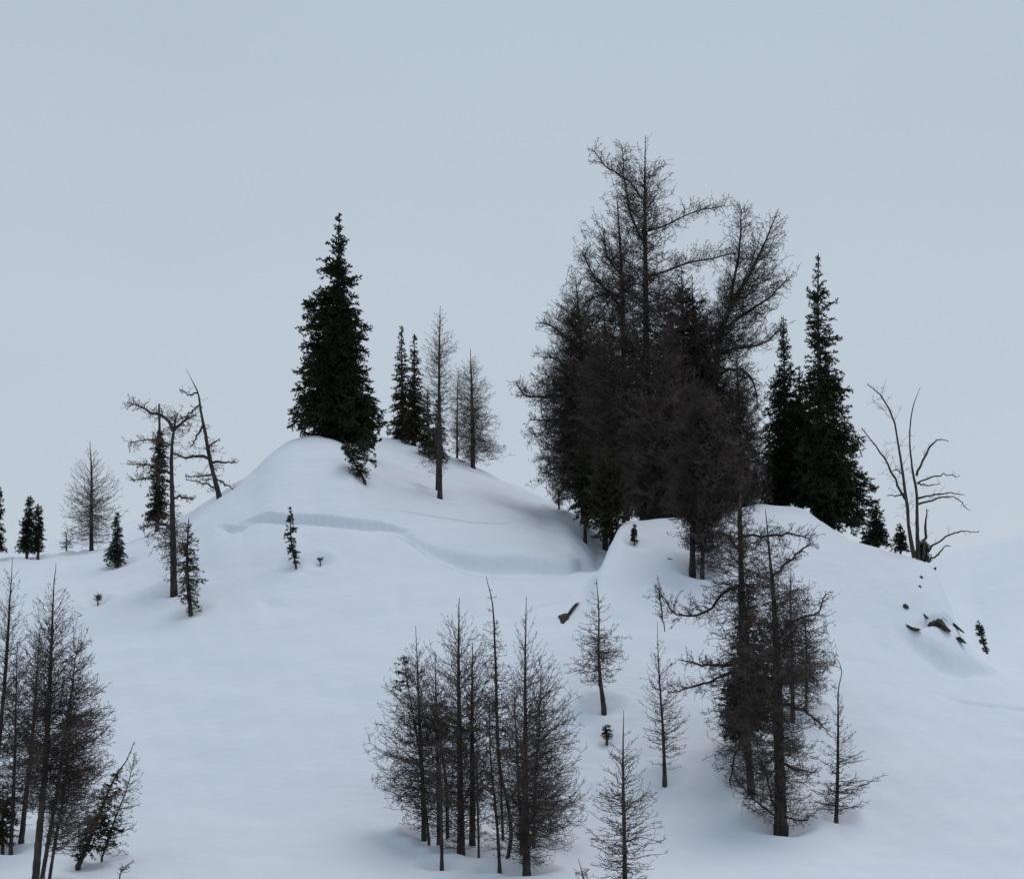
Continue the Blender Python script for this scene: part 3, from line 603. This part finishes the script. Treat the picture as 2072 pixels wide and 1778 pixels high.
# --- left knoll
spruce('largest dark spruce, broad and dense, on top of the left knoll',
       [(690, 915, 9), (688, 800, 8), (686, 650, 6), (685, 520, 3), (686, 432, 1)],
       [(434, 683, 689), (452, 676, 694), (478, 674, 696), (487, 655, 717), (500, 664, 705), (515, 658, 710), (536, 630, 722), (548, 640, 716), (566, 652, 736), (586, 648, 722), (602, 612, 744), (615, 615, 728), (640, 606, 735), (662, 600, 757), (678, 604, 745), (700, 597, 742), (722, 610, 750), (745, 600, 752), (775, 596, 762), (800, 590, 772), (835, 584, 780), (870, 578, 784), (890, 580, 782), (915, 650, 772)],
       nb=520, power=.8, seed=81, dens=1.0, Y=87.5, lmin=.30, needle=.10, jit=.10)
spruce('low evergreen skirt creeping down the snow at the right foot of the largest spruce',
       [(738, 974, 3.5), (728, 955, 3), (716, 935, 2), (700, 905, 1.5)],
       [(895, 690, 762), (920, 698, 772), (940, 698, 765), (960, 700, 745), (972, 715, 750)], nb=60, seed=82, m_needle=M_NEEDLEBLUE, dens=.9, lmin=.3, cat='bush', name='low_spruce', elev=((0, 5), (1, -20)))
spruce('left one of the two narrow spruces right of the largest spruce',
       [(816, 898, 4), (814, 800, 3), (812, 660, .7)], [(663, 809, 816), (700, 802, 822), (740, 794, 832), (800, 790, 842), (860, 784, 848), (895, 780, 852)], nb=220, seed=83, Y=96.5, lmin=.3, m_needle=M_NEEDLEBROWN)
spruce('right one of the two narrow spruces right of the largest spruce',
       [(838, 903, 4), (838, 800, 3), (838, 676, .8)], [(680, 834, 843), (720, 828, 850), (780, 820, 860), (850, 814, 872), (900, 808, 880)], nb=220, seed=84, Y=95.5, lmin=.3, m_needle=M_NEEDLEBROWN)
spruce('short shadowy spruce between the narrow pair and the tall slim larch on the left knoll',
       [(868, 925, 3), (866, 860, 3), (864, 788, .8)], [(790, 861, 867), (830, 852, 876), (880, 845, 886), (922, 838, 900)], nb=90, seed=85, Y=94, m_needle=M_NEEDLEBROWN)
larch('tall slim larch with pale feathery top and bare foot on the left knoll',
      [(890, 1005, 5.5), (890, 930, 5), (889, 820, 4), (889, 700, 2.6), (891, 620, .7)],
      [(625, 880, 902), (650, 864, 912), (685, 856, 940), (730, 850, 928), (790, 842, 925), (850, 845, 922), (900, 852, 918), (940, 838, 915), (962, 850, 908)],
      nb=200, seed=86, elev=((0, 52), (0.4, 25), (0.8, -5), (1, -25)), dens=0.54, thick=.78, m_twig=M_TWIGPALE, wig=.2)
spruce('dark bushy spruce wrapped round the lower stem of the tall slim larch',
       [(884, 940, 3), (886, 880, 3), (886, 800, 1)], [(810, 882, 890), (850, 872, 898), (890, 862, 908), (925, 862, 912), (938, 872, 905)], nb=110, seed=87, m_needle=M_NEEDLEBROWN, Y=86)
larch('pale twiggy larch with wide soft crown at the right end of the left knoll',
      [(957, 948, 5), (956, 860, 4.2), (954, 780, 3), (952, 706, .8)],
      [(715, 938, 965), (745, 918, 982), (790, 905, 1002), (830, 900, 1005), (870, 900, 1015), (905, 908, 1032), (935, 925, 1025)],
      nb=260, seed=88, elev=((0, 50), (0.4, 20), (1, -15)), dens=0.61, thick=.72, m_twig=M_TWIGPALE, Y=94.5, wig=.25)
larch('faint pale larch sapling left of the wide soft larch on the left knoll',
      [(925, 938, 2.5), (925, 850, 2), (927, 750, .7)], [(755, 915, 938), (800, 902, 945), (860, 900, 948), (920, 905, 950)], nb=110, seed=89, dens=0.64, thick=.7, m_twig=M_TWIGPALE, Y=96)
# --- big clump on the right knoll
BG = 0.8
larch('tallest larch of all, straight trunk rising from the middle of the big clump',
      [(1312, 1075, 11), (1310, 900, 10), (1308, 700, 8), (1306, 520, 6), (1305, 400, 4), (1306, 275, .9)],
      [(270, 1290, 1322), (290, 1262, 1345), (330, 1240, 1368), (360, 1222, 1382), (400, 1222, 1388), (430, 1225, 1380), (480, 1215, 1375), (560, 1200, 1410), (650, 1200, 1420), (750, 1200, 1440), (850, 1200, 1440), (950, 1210, 1430), (1040, 1230, 1420)],
      nb=330, seed=101, Y=84, elev=((0, 55), (0.2, 28), (0.5, 8), (1, -5)), dens=BG, wig=.3,
      limbs=[[(1300, 402, 2.0), (1270, 366, 1.7), (1235, 348, 1.4), (1198, 308, .6)], [(1309, 468, 2.2), (1350, 456, 1.7), (1400, 434, 1.3), (1466, 424, .6)], [(1308, 562, 2.4), (1384, 534, 2.0), (1440, 520, 1.5), (1502, 504, .7)], [(1304, 490, 2.4), (1278, 440, 2.1), (1266, 380, 1.5), (1258, 300, .7)]])
larch('second-tallest larch, leaning clear left of the tallest straight one in the big clump',
      [(1268, 1075, 8), (1266, 900, 7.5), (1262, 720, 6.5), (1258, 560, 5), (1254, 480, 3), (1248, 395, .9)],
      [(405, 1225, 1262), (430, 1178, 1275), (480, 1160, 1290), (540, 1152, 1300), (580, 1140, 1300), (650, 1150, 1320), (750, 1150, 1330), (850, 1150, 1330), (950, 1150, 1330)],
      nb=260, seed=102, Y=84.5, elev=((0, 50), (0.3, 25), (1, 0)), dens=BG, wig=.3,
      limbs=[[(1262, 640, 3.5), (1235, 590, 3), (1205, 560, 2), (1178, 505, .9)], [(1260, 600, 3), (1220, 592, 2.4), (1180, 612, 1)], [(1262, 560, 2.6), (1230, 520, 2), (1222, 460, .8)]])
larch('broad low larch spreading at the left edge of the big clump',
      [(1182, 1040, 8), (1182, 900, 7.5), (1180, 780, 6), (1172, 650, 3), (1165, 560, .9)],
      [(545, 1150, 1185), (590, 1125, 1215), (625, 1098, 1235), (670, 1092, 1250), (710, 1082, 1260), (745, 1068, 1265), (780, 1075, 1270), (830, 1090, 1280), (880, 1070, 1285), (930, 1075, 1285), (975, 1085, 1270), (1005, 1105, 1240)],
      nb=480, seed=103, Y=89, dens=1.0, wig=.3, elev=((0, 48), (0.4, 18), (1, -12)),
      limbs=[[(1180, 790, 4), (1140, 798, 3.4), (1095, 800, 2.6), (1062, 796, 1.8), (1045, 770, .9)], [(1180, 720, 3), (1140, 680, 2.4), (1098, 655, 1)], [(1182, 860, 3), (1130, 850, 2), (1070, 848, .9)]])
larch('larch leaning right with a high plume at the upper right of the big clump',
      [(1432, 1060, 9), (1438, 900, 8.5), (1448, 760, 8), (1462, 660, 7.5), (1490, 600, 6), (1530, 530, 4), (1556, 470, 2.4), (1575, 422, .8)],
      [(425, 1540, 1592), (450, 1500, 1600), (490, 1480, 1606), (540, 1455, 1606), (580, 1435, 1600), (640, 1405, 1590), (700, 1400, 1540), (780, 1390, 1540), (860, 1370, 1545), (950, 1370, 1550), (1030, 1380, 1540)],
      nb=330, seed=104, Y=84, dens=BG, wig=.3, elev=((0, 50), (0.3, 35), (0.6, 15), (1, -5)),
      limbs=[[(1470, 650, 4), (1480, 600, 3.4), (1494, 520, 2.4), (1502, 425, .9)], [(1464, 665, 4), (1500, 640, 3), (1550, 610, 2), (1590, 570, .9)], [(1455, 715, 4), (1500, 700, 2.8), (1545, 690, 2), (1588, 655, .9)],
             [(1450, 760, 3.4), (1490, 745, 2.6), (1522, 770, 2.0), (1532, 830, 1)], [(1440, 780, 2.5), (1420, 720, 2), (1400, 640, 1)]])
spruce('tall dark spruce hidden inside the big clump just right of the tallest larch',
       [(1385, 1075, 8), (1383, 800, 6), (1381, 620, 3), (1379, 545, 1)],
       [(548, 1372, 1388), (570, 1355, 1405), (620, 1330, 1436), (700, 1318, 1460), (800, 1305, 1485), (900, 1295, 1495), (1000, 1290, 1505), (1060, 1300, 1500)],
       nb=300, seed=105, Y=86, m_needle=M_NEEDLEBROWN, dens=.75, lmin=.3, needle=.11)
larch('brown larch behind the gap between the tallest straight larch and the right-leaning one',
      [(1412, 1070, 7), (1410, 850, 6), (1405, 700, 4), (1400, 555, 1)],
      [(552, 1385, 1415), (575, 1360, 1440), (610, 1335, 1470), (650, 1325, 1490), (730, 1320, 1500), (820, 1320, 1510), (900, 1330, 1510)],
      nb=230, seed=131, Y=86.5, elev=((0, 50), (0.4, 20), (1, 0)), dens=.85, wig=.3)
larch('dense grey-brown larch filling the middle front of the big clump',
      [(1340, 1065, 7), (1342, 950, 6), (1345, 820, 4.5), (1350, 660, 1)],
      [(660, 1335, 1365), (720, 1300, 1395), (790, 1262, 1425), (860, 1245, 1440), (930, 1240, 1445), (1000, 1245, 1440), (1045, 1260, 1420)],
      nb=380, seed=106, Y=82.5, dens=1.05, wig=.3)
larch('left of the twin bare-footed larch stems on the front slope of the big clump',
      [(1401, 1150, 6.5), (1402, 1050, 6), (1404, 900, 5), (1406, 740, 1)],
      [(740, 1392, 1420), (800, 1360, 1450), (880, 1345, 1475), (960, 1340, 1485), (1020, 1340, 1485), (1070, 1352, 1460), (1110, 1362, 1450)],
      nb=330, seed=107, dens=1.0, wig=.3, elev=((0, 50), (0.4, 15), (1, -15)))
larch('slimmer right one of the twin bare-footed larch stems below the big clump',
      [(1421, 1160, 4.5), (1424, 1050, 4), (1436, 900, 3), (1446, 780, 1)],
      [(785, 1430, 1462), (850, 1400, 1500), (930, 1385, 1525), (1000, 1385, 1530), (1060, 1385, 1510), (1110, 1388, 1500), (1150, 1400, 1480)],
      nb=330, seed=108, dens=1.0, wig=.3)
larch('bushy larch at the right front of the big clump, above the two foreground trunks',
      [(1500, 1045, 6), (1500, 950, 5), (1495, 820, 4), (1490, 700, 1)],
      [(690, 1480, 1505), (750, 1455, 1530), (820, 1440, 1550), (890, 1430, 1565), (960, 1425, 1570), (1020, 1430, 1565), (1042, 1440, 1540)],
      nb=360, seed=109, Y=82.8, dens=1.05, wig=.3)
larch('slim larch behind, filling the gap left of the tallest trunk in the big clump',
      [(1225, 1060, 6), (1225, 900, 5), (1224, 760, 3.4), (1222, 620, 1)],
      [(620, 1205, 1240), (700, 1180, 1265), (780, 1165, 1280), (860, 1150, 1295), (940, 1145, 1300), (1000, 1155, 1290), (1040, 1170, 1280)],
      nb=360, seed=110, Y=87, dens=1.0, wig=.3)
spruce('dark spruce drooping over the snow hollow at the left foot of the big clump',
       [(1238, 1104, 5), (1236, 1040, 4), (1226, 900, 1)], [(905, 1215, 1237), (940, 1195, 1258), (980, 1180, 1270), (1030, 1172, 1276), (1065, 1180, 1270), (1090, 1198, 1260), (1104, 1218, 1252)],
       nb=230, seed=111, m_needle=M_NEEDLEBROWN, Y=78.5, lmin=.35)
spruce('small black spruce left of the drooping one at the left foot of the big clump',
       [(1184, 1052, 4), (1184, 1000, 3), (1180, 930, 1)], [(900, 1170, 1190), (950, 1155, 1205), (1000, 1148, 1218), (1050, 1150, 1222)], nb=110, seed=112, Y=85, m_needle=M_NEEDLE)
larch('leafless bush at the lower left edge of the big clump', [(1131, 1030, 2.2), (1131, 1015, 1.8), (1130, 985, 1)],
      [(975, 1100, 1160), (1000, 1105, 1158), (1022, 1118, 1150)], nb=40, seed=113, dens=1.1, cat='bush', name='twig_bush', Y=90.5)
spruce('black spruce filling the heart of the big clump behind its front larches',
       [(1300, 1070, 7), (1300, 900, 6), (1300, 720, 1)], [(722, 1293, 1308), (780, 1265, 1335), (860, 1240, 1360), (950, 1215, 1385), (1050, 1200, 1400)], nb=190, seed=114, Y=87.5, m_needle=M_NEEDLEBROWN, dens=.65, needle=.11, lmin=.3)
spruce('thin pointed dark spruce between the big clump and the tall ragged spruce',
       [(1588, 1035, 6), (1588, 850, 4), (1585, 640, .9)], [(645, 1581, 1589), (680, 1575, 1596), (740, 1566, 1608), (770, 1554, 1616), (820, 1540, 1624), (900, 1535, 1625), (980, 1525, 1630), (1030, 1520, 1625)],
       nb=420, power=.8, seed=115, Y=85, lmin=.35)
spruce('tall ragged spruce with open notched outline at the right of the big clump',
       [(1682, 1082, 9), (1672, 950, 8), (1660, 800, 6), (1655, 650, 4), (1656, 514, 1)],
       [(516, 1652, 1660), (545, 1645, 1668), (570, 1630, 1672), (585, 1616, 1668), (600, 1636, 1702), (620, 1630, 1682), (650, 1628, 1694), (670, 1632, 1692), (685, 1630, 1718), (700, 1632, 1705), (725, 1622, 1690), (750, 1625, 1715), (775, 1615, 1708), (800, 1612, 1728), (850, 1608, 1722), (880, 1605, 1750), (920, 1600, 1748), (960, 1605, 1742), (985, 1600, 1790), (1010, 1615, 1785), (1050, 1630, 1780), (1078, 1645, 1780)],
       nb=480, seed=116, Y=83.5, lmin=.42, dens=.85, needle=.10, jit=.08, m_trunk=M_GREYBARK)
spruce('dark low-topped spruce in the gap left of the tall ragged spruce',
       [(1622, 1045, 6), (1620, 900, 5), (1617, 740, .9)], [(745, 1612, 1623), (790, 1598, 1640), (860, 1575, 1662), (940, 1555, 1680), (1030, 1545, 1690)], nb=420, seed=117, Y=86, lmin=.35)
spruce('small dark spruce at the right foot of the tall ragged spruce',
       [(1776, 1108, 4), (1774, 1070, 3), (1772, 1010, .9)], [(1012, 1768, 1776), (1040, 1758, 1786), (1080, 1742, 1798), (1108, 1735, 1806)], nb=110, seed=118, Y=81)
spruce('waist-high spruce between the small dark spruce and the many-limbed dead tree',
       [(1822, 1122, 3), (1822, 1090, 2), (1821, 1058, .8)], [(1060, 1817, 1825), (1085, 1808, 1834), (1118, 1802, 1842)], nb=75, seed=119, Y=80.5, dens=.9)
spruce('dark cushion of evergreen at the foot of the many-limbed dead tree',
       [(1872, 1138, 3), (1870, 1120, 2), (1866, 1092, .8)], [(1094, 1860, 1872), (1112, 1852, 1884), (1140, 1846, 1890)], nb=65, seed=120, Y=79.5, dens=.9, cat='bush', name='low_spruce')
larch('many-limbed dead tree, two bare stems against the sky at the right',
      [(1858, 1140, 5.4), (1856, 1060, 4), (1855, 1000, 3.4), (1845, 940, 2.7), (1841, 870, 1.9), (1850, 815, 1.4), (1862, 784, .5)],
      [(900, 1830, 1858), (1000, 1825, 1880), (1080, 1835, 1900)], nb=2, kids=.03, m_trunk=M_BARK, m_twig=M_BARK, seed=121, Y=79, dens=.35, name='dead_tree', wig=.3, tw=.2,
      limbs=[[(1850, 1128, 4.4), (1838, 1060, 3.6), (1830, 1000, 3.2), (1820, 930, 2.5), (1808, 870, 1.9), (1795, 830, 1.6), (1778, 800, 1.4), (1752, 780, .6)],
             [(1832, 1010, 2.8), (1806, 962, 2.1), (1788, 930, 1.8), (1770, 905, 1.4), (1740, 868, .8)],
             [(1855, 962, 2.6), (1872, 925, 2.2), (1890, 895, 1.8), (1902, 888, 1.2), (1920, 889, .6)],
             [(1856, 978, 2), (1885, 965, 1.6), (1915, 957, 1.2), (1946, 962, .6)], [(1857, 978, 1.8), (1880, 981, 1.2), (1902, 980, .6)],
             [(1858, 1008, 2.2), (1890, 1000, 1.7), (1925, 999, 1.1), (1948, 1003, .6)], [(1858, 1020, 2.2), (1895, 1008, 1.7), (1932, 1002, 1.2), (1966, 1028, .6)],
             [(1868, 1130, 3.6), (1872, 1080, 3), (1876, 1030, 1)], [(1872, 1120, 2.4), (1900, 1096, 1.8), (1932, 1080, 1.3), (1972, 1078, .6)],
             [(1876, 1135, 2.2), (1902, 1118, 1.7), (1915, 1104, 1.2), (1928, 1102, .6)], [(1830, 998, 2), (1815, 1003, 1.4), (1795, 1000, .6)], [(1826, 960, 1.6), (1812, 950, 1.1), (1802, 955, .5)]])
spruce('knee-high spruce seedling on the snow shelf in front of the big clump',
       [(1284, 1098, 1.8), (1283, 1080, 1.5), (1283, 1064, .7)], [(1064, 1281, 1285), (1078, 1279, 1288), (1090, 1275, 1291), (1097, 1277, 1290)], nb=26, seed=122, m_needle=M_NEEDLEBLUE, cat='sapling', name='spruce_sapling')
spruce('small curved spruce sapling alone on the far right slope beside the rocks',
       [(1998, 1320, 2.4), (1990, 1300, 2.2), (1984, 1275, 1.6), (1980, 1255, .8)], [(1256, 1977, 1984), (1272, 1971, 1991), (1290, 1975, 1994), (1305, 1985, 1998), (1318, 1990, 2002)], nb=55, seed=123, m_needle=M_NEEDLEBLUE, dens=1.1, cat='sapling', name='spruce_sapling')

# ---------------------------------------------------------------- rocks
def rock(label, pts, Y=None, thick=0.5, seed=1, cap=None, name='rock'):
    """pts: outline in picture units; a solid boulder of real depth sunk in the snow"""
    import bmesh
    rng = np.random.default_rng(seed)
    pts = np.array(pts, float); uc, vc = pts.mean(0)
    vb = pts[:, 1].max(); X, Yg, Z = ground(uc, vc if Y is None else None, Y) if Y is None else ground(uc, None, Y)
    s = Yg/F; root = new_thing(name, label, 'rock', (X, Yg, (VH-vb)*s))
    # outline resampled and domed front and back
    n = 44; d = np.r_[0, np.cumsum(np.linalg.norm(np.diff(np.r_[pts, pts[:1]], axis=0), axis=1))]; q = np.linspace(0, d[-1], n, endpoint=False)
    P = np.r_[pts, pts[:1]]; ox = (np.interp(q, d, P[:, 0])-uc)*s; oz = (vb-np.interp(q, d, P[:, 1]))*s
    cx, cz = ox.mean(), oz.mean(); V = []; rings = [(-1, .0), (-.92, .35), (-.7, .7), (-.3, .95), (0, 1.0), (.4, .98), (.9, .7), (1.1, .0)]
    for yy_, k in rings:
        for j in range(n):
            a = 1 + 0.05*rng.standard_normal() if 0 < k < .99 else 1
            V.append((cx+(ox[j]-cx)*k*a, yy_*thick + 0.06*thick*rng.standard_normal() + (oz[j]-cz)*1.8*k, cz+(oz[j]-cz)*k*a))
    Q = [(r*n+j, r*n+(j+1) % n, (r+1)*n+(j+1) % n, (r+1)*n+j) for r in range(len(rings)-1) for j in range(n)]
    link_mesh('stone', np.array(V), np.array(Q), M_ROCK, root, None, False)
    if cap:
        sp = smooth_path([(a, b, c) for a, b, c in cap], 16)
        LP = np.stack([(sp[:, 0]-uc)*s, np.full(16, -thick*.35) + 1.8*((vb-sp[:, 1])*s - cz), (vb-sp[:, 1])*s], 1)
        g = Geo(); g.tube(LP, sp[:, 2]*s, 8, rng, .12); g.build('snow_cap', M_SNOW, root, True)
    return root
rock('dark leaning rock fin sticking out of the snow beside the small rounded larch', [(1129, 1246), (1140, 1241), (1147, 1243), (1152, 1234), (1159, 1223), (1168, 1214), (1174, 1212), (1168, 1222), (1162, 1230), (1158, 1240), (1152, 1250), (1150, 1260), (1142, 1266), (1136, 1275), (1131, 1268), (1132, 1256)], thick=.3, seed=201)
rock('largest dark rock face under a snow brow on the right slope', [(1864, 1266), (1870, 1256), (1882, 1250), (1890, 1250), (1900, 1246), (1910, 1248), (1911, 1258), (1914, 1268), (1920, 1280), (1908, 1279), (1894, 1272), (1880, 1269)], thick=.4, seed=202,
     cap=[(1860, 1262, 1.5), (1872, 1250, 2.6), (1892, 1243, 3.2), (1908, 1242, 2.6), (1918, 1256, 1.5)])
rock('small dark stone at the lower right end of the snow brow', [(1922, 1284), (1930, 1286), (1936, 1290), (1942, 1286), (1948, 1292), (1952, 1303), (1942, 1299), (1930, 1292)], thick=.2, seed=203)
rock('thin curved rock edge arching over the gap right of the largest rock face', [(1914, 1246), (1922, 1248), (1930, 1258), (1938, 1270), (1946, 1284), (1942, 1282), (1933, 1269), (1925, 1259), (1918, 1251)], thick=.15, seed=211)
rock('round black stone above left of the largest rock face', [(1825, 1228), (1827, 1221), (1833, 1218), (1838, 1224), (1838, 1231), (1830, 1232)], thick=.12, seed=204)
rock('slim dark stone splinter just above the largest rock face', [(1866, 1240), (1870, 1238), (1878, 1252), (1872, 1252)], thick=.12, seed=205)
rock('long thin rock edge left of the largest rock face', [(1828, 1256), (1838, 1264), (1850, 1272), (1864, 1274), (1850, 1278), (1836, 1270)], thick=.15, seed=206)
rock('little dark stone at the end of the right knoll below the dead tree', [(1882, 1150), (1890, 1148), (1896, 1145), (1893, 1154), (1886, 1154)], Y=77.8, thick=.1, seed=207)
rock('upper of the two pebbles on the bare right slope', [(1860, 1166), (1865, 1163), (1868, 1168), (1864, 1171)], thick=.08, seed=208)
rock('lower of the two pebbles on the bare right slope', [(1858, 1184), (1863, 1183), (1864, 1188), (1860, 1188)], thick=.08, seed=209)
rock('flat dark stone lying on the snow in front of the big clump', [(1338, 1128), (1348, 1124), (1358, 1128), (1362, 1134), (1352, 1134), (1342, 1132)], thick=.12, seed=210)
# ---------------------------------------------------------------- snow sheet
def build_ground():
    uu = np.concatenate([np.array([-60000, -30000, -16000, -9000, -5500, -3500, -2300, -1500]), np.arange(-1000, -90, 45), np.arange(-90, 2165, 3.0), np.arange(2180, 3000, 45), np.array([3400, 4200, 5500, 7500, 11000, 18000, 32000, 62000])]).astype(float)
    yy = np.concatenate([np.array([-900, -400, -180, -80, -30, -10, 0]), np.arange(5, 45, 3.0), np.arange(45, 53, .4), np.arange(53, 77, 0.08), np.arange(77, 85, 0.035), np.arange(85, 100, 0.075), np.arange(100, 140, 0.8), np.arange(142, 330, 4.0), np.array([360, 420, 520, 700, 950, 1300, 1800, 2600, 4000, 6000])])
    W = np.where(yy > 40, yy, 40.0)
    X = (uu[None, :]-CX)*W[:, None]/F; Y = np.broadcast_to(yy[:, None], X.shape)
    Xf, Yf = X.ravel(), Y.ravel().copy(); Z = np.zeros_like(Xf)
    n = 60000
    Z0 = np.zeros_like(Xf)
    for i in range(0, len(Xf), n): Z0[i:i+n] = terr_Z(Xf[i:i+n], Yf[i:i+n], False)
    Z = Z0.reshape(X.shape)
    ymid = (yy > 45) & (yy < 110)
    for (wx, wy, wr, wd) in wells:
        rows = np.where(np.abs(yy-wy) < 3.2*wr)[0]
        if not len(rows): continue
        Xs = X[rows]; d2 = ((Xs-wx)**2 + (yy[rows][:, None]-wy)**2)/(wr*wr)
        Z[rows] += np.where(d2 < 9, -wd*np.exp(-d2) + 0.35*wd*np.exp(-(np.sqrt(d2)-1.9)**2*2.5), 0)
    V = np.stack([Xf, Yf, Z.ravel()], 1); nr, nc = X.shape
    i = (np.arange(nr-1)[:, None]*nc + np.arange(nc-1)).ravel()
    o = link_mesh('ground', V, np.stack([i, i+1, i+nc+1, i+nc], 1), M_SNOW, None, None, True)
    o['kind'] = 'structure'; o['label'] = 'snow covered hillside'
build_ground()
print('crown faces', STAT[0])
